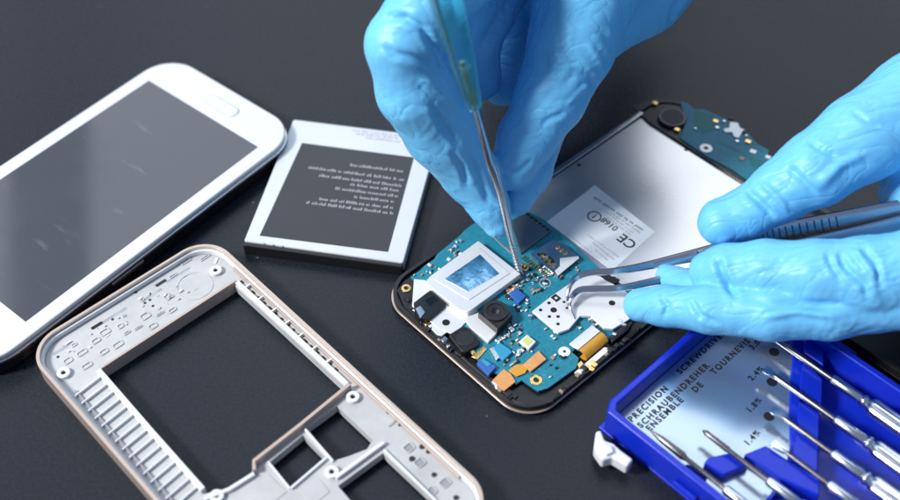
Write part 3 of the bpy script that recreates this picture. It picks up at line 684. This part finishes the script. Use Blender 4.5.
# ------------------------------------------------------------------ implicit-surface hands
def smin(a, b, k):
    h = np.clip(.5+.5*(b-a)/k, 0, 1); return b*(1-h)+a*h-k*h*(1-h)
def seg_d(G, a, b, ra, rb):
    a = np.array(a); b = np.array(b); d = b-a; L2 = d@d
    t = ((G[0]-a[0])*d[0]+(G[1]-a[1])*d[1]+(G[2]-a[2])*d[2])/L2; t = np.clip(t, 0, 1)
    return np.sqrt((G[0]-a[0]-t*d[0])**2+(G[1]-a[1]-t*d[1])**2+(G[2]-a[2]-t*d[2])**2)-(ra+t*(rb-ra))
def chain_d(G, pts, k=.25):
    D = None
    for (a, ra), (b, rb) in zip(pts[:-1], pts[1:]):
        d = seg_d(G, a, b, ra, rb).astype(np.float32)
        D = d if D is None else smin(D, d, k)
    return D
def surface_nets(D, org, h):
    s = D < 0
    nx, ny, nz = D.shape
    acc = np.zeros((nx-1, ny-1, nz-1, 3), np.float32); cnt = np.zeros((nx-1, ny-1, nz-1), np.float32)
    corners = [(i, j, k) for i in (0, 1) for j in (0, 1) for k in (0, 1)]
    sl = lambda c: (slice(c[0], nx-1+c[0]), slice(c[1], ny-1+c[1]), slice(c[2], nz-1+c[2]))
    for a in corners:
        for ax in range(3):
            if a[ax]: continue
            b = list(a); b[ax] = 1; b = tuple(b)
            da, db = D[sl(a)], D[sl(b)]
            m = (da < 0) != (db < 0)
            t = np.where(m, da/(da-db+1e-12), 0)
            for q in range(3): acc[..., q] += np.where(m, a[q]+(t if q == ax else 0), 0)
            cnt += m
    act = cnt > 0
    idx = -np.ones(cnt.shape, np.int64); idx[act] = np.arange(act.sum())
    I = np.argwhere(act); V_ = (I+acc[act]/cnt[act][:, None])*h+np.array(org)
    faces = []
    for ax in range(3):
        u, v = (ax+1) % 3, (ax+2) % 3
        lo = [slice(1, -1)]*3; lo[ax] = slice(0, -1); hi = list(lo); hi[ax] = slice(1, None)
        a, b = s[tuple(lo)], s[tuple(hi)]
        for flip, m in ((False, a & ~b), (True, ~a & b)):
            E_ = np.argwhere(m)
            off = np.array([1, 1, 1]); off[ax] = 0; E_ = E_+off
            q = []
            for du, dv in ((-1, -1), (0, -1), (0, 0), (-1, 0)):
                c = E_.copy(); c[:, u] += du; c[:, v] += dv; q.append(idx[c[:, 0], c[:, 1], c[:, 2]])
            q = np.stack(q, 1)
            if flip: q = q[:, ::-1]
            faces.append(q)
    return V_, np.concatenate(faces)

def make_hand(name, chains, palms, label, folds, h=.065, kblend=.08, kpalm=.5):
    allp = [(np.array(p), r) for c in chains+palms for p, r in c]
    lo = np.min([p-r for p, r in allp], 0)-.4; hi = np.max([p+r for p, r in allp], 0)+.4
    ax = [np.arange(lo[i], hi[i], h, dtype=np.float32) for i in range(3)]
    G = np.meshgrid(*ax, indexing='ij')
    pd = None
    for c in palms:
        d = chain_d(G, c, .6); pd = d if pd is None else smin(pd, d, kpalm)
    D = pd
    for c in chains:
        d = smin(chain_d(G, c, .22), pd, kpalm) if pd is not None else chain_d(G, c, .22)
        D = smin(D, d, kblend) if D is not None else d
    V_, F_ = surface_nets(D, lo, h)
    me = bpy.data.meshes.new(name)
    base = V_.mean(0); base[2] = 0
    me.vertices.add(len(V_)); me.vertices.foreach_set('co', V_.astype(np.float32).ravel())
    me.loops.add(F_.size); me.loops.foreach_set('vertex_index', F_.ravel().astype(np.int32))
    me.polygons.add(len(F_)); me.polygons.foreach_set('loop_start', np.arange(0, F_.size, 4, dtype=np.int32))
    me.polygons.foreach_set('loop_total', np.full(len(F_), 4, np.int32))
    me.update(calc_edges=True); me.validate()
    # smooth a little, then push folds into the rubber
    bm = bmesh.new(); bm.from_mesh(me)
    for _ in range(2): bmesh.ops.smooth_vert(bm, verts=bm.verts, factor=.5, use_axis_x=True, use_axis_y=True, use_axis_z=True)
    bm.normal_update()
    co_ = np.array([v.co[:] for v in bm.verts]); nn = np.array([v.normal[:] for v in bm.verts])
    disp = np.zeros(len(co_))
    # broad soft rumples, warped ridged noise
    for i, v in enumerate(bm.verts):
        p = v.co
        w = Vector((noise.noise(p*.9), noise.noise(p*.9+Vector((7, 1, 3))), noise.noise(p*.9+Vector((2, 9, 5)))))
        n1 = noise.noise((p+w*.8)*1.1)
        n2 = 1-abs(noise.noise((p+w*1.2)*1.5+Vector((4, 4, 4))))*2
        msk = max(0, min(1, .5+1.6*noise.noise(p*.45+Vector((11, 3, 8)))))
        disp[i] += n1*.02 + max(0, n2-.6)*.05*msk
    # explicit folds: polyline (world cm), width, depth (+ ridge / - crease)
    eye = np.array([0, 0, H]); vd = co_-eye; vz = vd@cd
    flatten = lambda c: np.stack([((c-eye)@cr)/((c-eye)@cd), ((c-eye)@cu)/((c-eye)@cd)], 1)*38.
    c2 = flatten(co_)
    vn = vd/np.linalg.norm(vd, axis=1)[:, None]; facing = np.clip(-(nn*vn).sum(1)*2.5, 0, 1)
    for pts, wd, dp in folds:
        # distance is taken across the rubber surface as seen from above the bench, so a fold never rings its own ends
        best = np.full(len(co_), 9.); tt = np.zeros(len(co_))
        q2 = [flatten(np.array([p]))[0] for p in pts]
        for k in range(len(pts)-1):
            a, b = q2[k], q2[k+1]; d = b-a
            t = np.clip(((c2-a)@d)/(d@d), 0, 1); q = np.linalg.norm(c2-a-t[:, None]*d, axis=1)
            tt = np.where(q < best, (k+t)/(len(pts)-1), tt); best = np.minimum(best, q)
        zc = np.mean([p[2] for p in pts])+.5
        dp_ = dp*facing*np.clip(1.6-abs(co_[:, 2]-zc+.0)*.35, 0, 1)
        fade = np.clip(np.minimum(tt, 1-tt)*5, 0, 1)
        x = best/(wd*.75)
        disp += .85*dp_*fade*(np.exp(-x*x)-.25*np.exp(-((x-2.0)/1.0)**2))
    co_ = co_+nn*disp[:, None]
    for v, c in zip(bm.verts, co_): v.co = c
    bmesh.ops.translate(bm, vec=-Vector(base), verts=bm.verts)
    bmesh.ops.scale(bm, vec=(S, S, S), verts=bm.verts)
    bm.to_mesh(me); bm.free()
    o = bpy.data.objects.new(name, me); C.objects.link(o); me.materials.append(GLOVE); me.shade_smooth()
    o.location = Vector(base)*S
    tag(o, label, 'gloved hand')
    return o
def ch_(*pts): return [(tuple(P(a, b, z)), r) for a, b, z, r in pts]
def fold(pts, wd, dp): return ([tuple(P(*p)) for p in pts], wd, dp)

# left-of-picture hand: index on the left, thumb on the right, others behind
L_chains = [
    ch_((498, 224, 1.9, .50), (489, 205, 2.5, .68), (470, 173, 3.5, .95), (441, 132, 5.2, 1.18), (415, 90, 7.0, 1.20), (401, 45, 8.6, 1.08), (430, 0, 9.8, 1.15), (500, -70, 10.5, 1.4)),
    ch_((512, 168, 3.2, .78), (527, 138, 4.0, .98), (550, 98, 5.2, 1.18), (572, 45, 6.6, 1.45), (585, -10, 8.0, 1.75), (620, -80, 9.0, 2.2)),
    ch_((517, 200, 2.0, .55), (530, 172, 2.5, .72), (545, 120, 3.0, .85), (548, 70, 3.6, .9), (530, 10, 5.2, 1.0), (540, -70, 7.5, 1.3)),
    ch_((478, 78, 5.0, .8), (470, 40, 6.4, 1.0), (500, -20, 7.6, 1.1), (540, -90, 9, 1.4)),
    ch_((458, 118, 3.8, .85), (437, 68, 6.0, 1.1), (455, 10, 7.6, 1.2), (520, -70, 8.5, 1.3)),  # extra hidden finger, added to shade the finger behind the handle
    ch_((503, 86, 4.0, .70), (512, 30, 4.8, .95), (525, -40, 6.4, 1.0), (560, -110, 8, 1.3)),
]
L_palms = [ch_((600, 28, 6.0, 1.1), (640, -10, 6.6, 1.45), (672, -52, 7.2, 1.9)), ch_((540, -80, 9.5, 2.0), (600, -110, 9.2, 2.4)), [((7, 40, 8.5), 2.3), ((7, 47, 9.5), 2.4)], [((3, 39.5, 5.5), 1.9), ((7, 42, 8), 2.3)]]  # last chain: unseen palm heel, added so the table reflects dark
L_folds = [
    fold([(384, 18, 9.4), (405, 18, 9.8), (422, 28, 9.6), (436, 50, 8.8), (445, 72, 7.8)], .16, -.16),
    fold([(382, 45, 9.3), (395, 54, 9.2), (415, 58, 9.0), (440, 66, 8.2)], .16, -.12),
    fold([(418, 78, 8.2), (440, 90, 7.2), (462, 112, 6.0)], .2, .10),
    fold([(430, 100, 7.4), (440, 120, 6.6), (462, 150, 5.0)], .15, -.10),
    fold([(450, 150, 5.4), (462, 165, 4.8), (468, 190, 3.8)], .13, -.10),
    fold([(466, 150, 5.0), (480, 178, 4.0), (490, 205, 3.2)], .14, -.08),
    fold([(560, 90, 6.4), (575, 72, 7.0), (590, 76, 6.6), (594, 92, 5.6)], .16, -0.070),
    fold([(566, 106, 5.8), (580, 92, 6.0), (592, 82, 6.2)], .10, 0.050),
    fold([(585, 40, 8.0), (600, 60, 7.6), (606, 78, 6.8)], .15, 0.045),
    fold([(600, 30, 8.0), (612, 50, 7.5), (616, 70, 6.9)], .13, -0.040),
    fold([(560, 20, 8.6), (562, 50, 8.0), (580, 70, 7.2)], .22, -.07),
    fold([(505, 172, 3.9), (520, 170, 4.0), (533, 160, 4.0)], .12, -.08),
    fold([(670, 30, 7.0), (674, 10, 7.6), (684, -10, 8.0)], .14, -.10),
    fold([(540, 125, 5.0), (552, 118, 5.2), (566, 112, 5.1)], .12, -.07),
]
make_hand('gloved_hand', L_chains, L_palms, 'blue gloved hand reaching in from the top, pinching the clear teal handled tool', L_folds)

R_chains = [
    ch_((722, 222, 3.5, .78), (748, 212, 3.8, .80), (780, 192, 4.4, .97), (815, 170, 5.1, 1.18), (862, 138, 5.8, 1.38), (920, 105, 6.2, 1.7), (990, 70, 7, 2.0)),
    ch_((709, 271, 2.9, .64), (725, 270, 3.1, .80), (765, 270, 3.5, .92), (815, 274, 3.9, 1.02), (865, 276, 4.1, 1.16), (925, 270, 4.4, 1.3), (1010, 255, 4.6, 1.8)),
    ch_((640, 305, 1.5, .55), (665, 306, 1.9, .64), (710, 309, 2.5, .75), (770, 314, 2.9, .80), (830, 312, 3.1, .83), (880, 300, 3.4, .93), (950, 290, 4.0, 1.3)),
    ch_((668, 277, 1.3, .42), (700, 290, 1.8, .6), (780, 300, 2.2, .7), (870, 296, 2.7, .9), (950, 290, 3.6, 1.2)),
]
R_palms = [ch_((919, 191, 4.0, 1.2), (1010, 180, 4.6, 2.2), (1150, 160, 5.5, 3.0)), ch_((1000, 240, 4.4, 1.9), (1150, 230, 5.0, 2.9))]
R_folds = [
    fold([(838, 252, 4.1), (846, 268, 4.0), (864, 284, 3.8), (870, 300, 3.2)], .16, -.16),
    fold([(852, 248, 4.3), (864, 262, 4.3), (876, 280, 4.0)], .14, .12),
    fold([(862, 246, 4.4), (876, 262, 4.5), (882, 290, 4.0)], .12, -.12),
    fold([(826, 252, 4.0), (832, 266, 3.9), (842, 280, 3.6)], .13, -.10),
    fold([(716, 256, 3.0), (722, 275, 3.1), (738, 300, 2.6)], .15, -.16),
    fold([(744, 300, 2.9), (790, 304, 2.9), (850, 306, 2.8)], .16, -.10),
    fold([(690, 297, 2.1), (700, 315, 1.9), (720, 325, 1.5)], .12, -.10),
    fold([(660, 295, 1.8), (668, 306, 1.9), (664, 318, 1.7)], .12, -.08),
    fold([(760, 318, 2.3), (800, 312, 2.5), (840, 318, 2.3)], .13, .09),
    fold([(745, 190, 4.0), (758, 200, 4.1), (775, 218, 3.9)], .15, -.14),
    fold([(760, 182, 4.4), (775, 195, 4.5), (790, 212, 4.3)], .13, .09),
    fold([(806, 140, 5.2), (822, 150, 5.6), (840, 158, 5.8)], .13, -.10),
    fold([(850, 110, 6.2), (868, 122, 6.6), (882, 126, 6.8)], .13, -.08),
    fold([(815, 190, 5.2), (840, 165, 5.9), (870, 150, 6.4)], .2, .10),
    fold([(786, 165, 4.8), (800, 178, 5.0), (818, 196, 4.8)], .15, -.10),
]
make_hand('gloved_hand', R_chains, R_palms, 'blue gloved hand reaching in from the right edge, holding the bent steel tweezers', R_folds)

FAB = mat('unseen_sleeve_cloth', (.012, .013, .018), .8, bump=.4, bscale=700)
b = MB(); hl = bpy.data.objects['gloved_hand']
pth = [Vector(p)-Vector(hl.location)/S for p in ((7.3, 45, 8.9), (7.4, 56, 12.0), (8, 70, 17), (9, 86, 23))]
b.tube(pth, [3.4, 3.9, 4.4, 5], 24).build('sleeve', FAB, hl, smooth=60)  # unseen dark sleeve, added and widened to block bright reflections on the table
# ------------------------------------------------------------------ teal handled tool
A = P(519.5, 271, .55); B = P(436, -35, 13)
ax_ = (B-A); TL = ax_.length; ax_.normalize()
tl = Thing('precision_probe', A[0], A[1], 0, 'slim tool with clear teal handle and thin metal tip held over the circuit board', 'hand tool')
def tp(s): return tl.W(A+ax_*s)
s0 = TL*.595
n = 12
hp = [(s0, .10), (s0+.1, .24), (s0+1.2, .33), (s0+3.0, .42), (s0+5.5, .47), (s0+8.5, .50)]
b = MB(); b.sweep([tp(s) for s, _ in hp], lambda i: [(hp[i][1]*(1-.1*(k % 2))*math.cos(6.28318*k/n), hp[i][1]*(1-.1*(k % 2))*math.sin(6.28318*k/n)) for k in range(n)], up=(0, 1, 0))
b.build('handle', TEAL, tl, smooth=15)
MB().tube([tp(s0+.15), tp(s0+.5), tp(s0+1.5), tp(s0+1.9)], [.06, .10, .10, .07], 12, up=(0, 1, 0)).build('ferrule', BRASS, tl)
for k_, s_k in enumerate((.5, 1.5)):
    MB().tube([tp(s0+s_k), tp(s0+s_k+.06), tp(s0+s_k+.14), tp(s0+s_k+.2)], [.10, .135, .135, .10], 12, up=(0, 1, 0)).build('ferrule_ring', STEEL if k_ % 2 else BRASS, tl)
k1 = [(0, .06), (.3, .08), (.8, .09), (1.4, .10), (2.2, .12), (4.0, .125), (5.0, .16), (5.4, .13), (s0+.2, .09)]
side = Vector((1, .2, 0))
off = [0, 0, 0, .0, .02, .06, .04, .0, 0]
MB().tube([tp(s)+side*o_ for (s, _), o_ in zip(k1, off)], [r for _, r in k1], 12, up=(0, 1, 0)).build('shaft', STEEL, tl)
b = MB()
for k in range(9):
    c0 = tp(.05+k*.16); c1 = tp(.13+k*.16); b.tube([c0, (c0+c1)/2, c1], [.09, .125, .09], 12, up=(0, 1, 0))
b.build('wound_tip', SOLDER, tl)
q0 = tl.W(P(494, 236, 1.9)); q1 = tl.W(P(505, 247, 1.4)); q2 = tp(.75)
MB().tube([q0, q1, q2], [.05, .045, .035], 8).build('side_wire', SOLDER, tl)

# ------------------------------------------------------------------ tweezers
tw = Thing('tweezers', *P(640, 272, 0)[:2], 0, 'polished steel tweezers with curved tips and ribbed grip, held by the right hand', 'tweezers')
def arm(pts, name):
    # pts: px,py,z,half height,half thickness ; resampled smooth
    ctrl = [(tw.W(P(a, b_, z)), hh, ht) for a, b_, z, hh, ht in pts]
    out = []
    for i in range(len(ctrl)-1):
        p0, p1, p2, p3 = ctrl[max(i-1, 0)], ctrl[i], ctrl[i+1], ctrl[min(i+2, len(ctrl)-1)]
        for k in range(6):
            t = k/6
            f_ = lambda a, b_, c, d: .5*((2*b_)+(c-a)*t+(2*a-5*b_+4*c-d)*t*t+(3*b_-a-3*c+d)*t**3)
            out.append((f_(p0[0], p1[0], p2[0], p3[0]), f_(p0[1], p1[1], p2[1], p3[1]), f_(p0[2], p1[2], p2[2], p3[2])))
    out.append(ctrl[-1])
    b = MB()
    upv = Vector((0, .55, .83))
    def sect(i):
        hh, ht = out[i][1], out[i][2]
        return [(ht*1, hh*.6), (ht*.6, hh*.92), (0, hh), (-ht*.6, hh*.92), (-ht, hh*.6), (-ht, -hh*.6), (-ht*.6, -hh*.92), (0, -hh), (ht*.6, -hh*.92), (ht, -hh*.6)]
    b.sweep([o[0] for o in out], sect, up=upv)
    return b.build(name, TWEEZ, tw, smooth=28), out
a1, o1 = arm([(574, 316, .63, .02, .02), (568, 303, .85, .05, .04), (569, 289, 1.10, .08, .05), (576, 278, 1.25, .10, .06), (590, 273, 1.32, .11, .06), (615, 271, 1.4, .12, .06), (650, 265, 1.5, .15, .07), (722, 249, 2.3, .26, .07), (770, 236, 2.9, .36, .07), (850, 221, 3.6, .40, .07), (920, 209, 4.1, .42, .07), (1000, 196, 4.2, .42, .07)], 'arm')
a2, o2 = arm([(575, 319, .63, .02, .02), (570, 306, .80, .05, .04), (572, 297, .95, .09, .06), (580, 290, 1.05, .11, .07), (596, 289, 1.08, .12, .07), (620, 288, 1.15, .12, .07), (650, 282, 1.3, .13, .07), (690, 273, 1.8, .18, .07), (760, 256, 2.6, .28, .07), (850, 238, 3.4, .34, .07), (920, 222, 4.0, .38, .07), (1000, 202, 4.1, .4, .07)], 'arm')
b = MB()
i0 = 6*7
for k in range(26):
    f_ = k/25*13+i0-2
    i = int(f_); t = f_-i
    c = o1[i][0].lerp(o1[i+1][0], t); hh = o1[i][1]*.62
    tdir = (o1[i+1][0]-o1[i][0]).normalized(); sd = tdir.cross(Vector((0, .55, .83))).normalized(); u = sd.cross(tdir).normalized()
    for sg in (-1, 1):
        b.tube([c+sd*sg*.07-u*hh, c+sd*sg*.07+u*hh], .028, 6, up=tdir)
b.build('grip_ridges', SHAFT, a1)

# ------------------------------------------------------------------ light
w = bpy.data.worlds.new('World'); scene.world = w; w.use_nodes = True
bg = w.node_tree.nodes['Background']; bg.inputs['Color'].default_value = (.52, .66, 1.0, 1); bg.inputs['Strength'].default_value = .33
def area_light(name, loc, target, sx, sy, power, col):
    l = bpy.data.lights.new(name, 'AREA'); l.shape = 'RECTANGLE'; l.size = sx; l.size_y = sy; l.energy = power; l.color = col
    o = bpy.data.objects.new(name, l); C.objects.link(o); o.location = loc
    d = Vector(target)-Vector(loc); o.rotation_euler = d.to_track_quat('-Z', 'Y').to_euler()
    return o
ctr = (.01, .27, 0)
area_light('key_softbox', (-1.16, -.12, 1.06), ctr, .28, .28, 37, (1, .985, .97))
area_light('ceiling_panel', (.36, 1.55, 1.45), (.36, .27, 0), 2.15, 1.7, 18, (.88, .94, 1))
area_light('ceiling_panel', (-1.55, 1.55, 1.45), (-1.55, .27, 0), 1.35, 1.7, 11, (.88, .94, 1))
scene.view_settings.view_transform = 'Standard'; scene.view_settings.look = 'None'; scene.view_settings.exposure = 0; scene.view_settings.gamma = 1
scene.render.engine = 'CYCLES'
scene.cycles.max_bounces = 8; scene.cycles.transmission_bounces = 8
scene.render.resolution_x = 1024; scene.render.resolution_y = 569
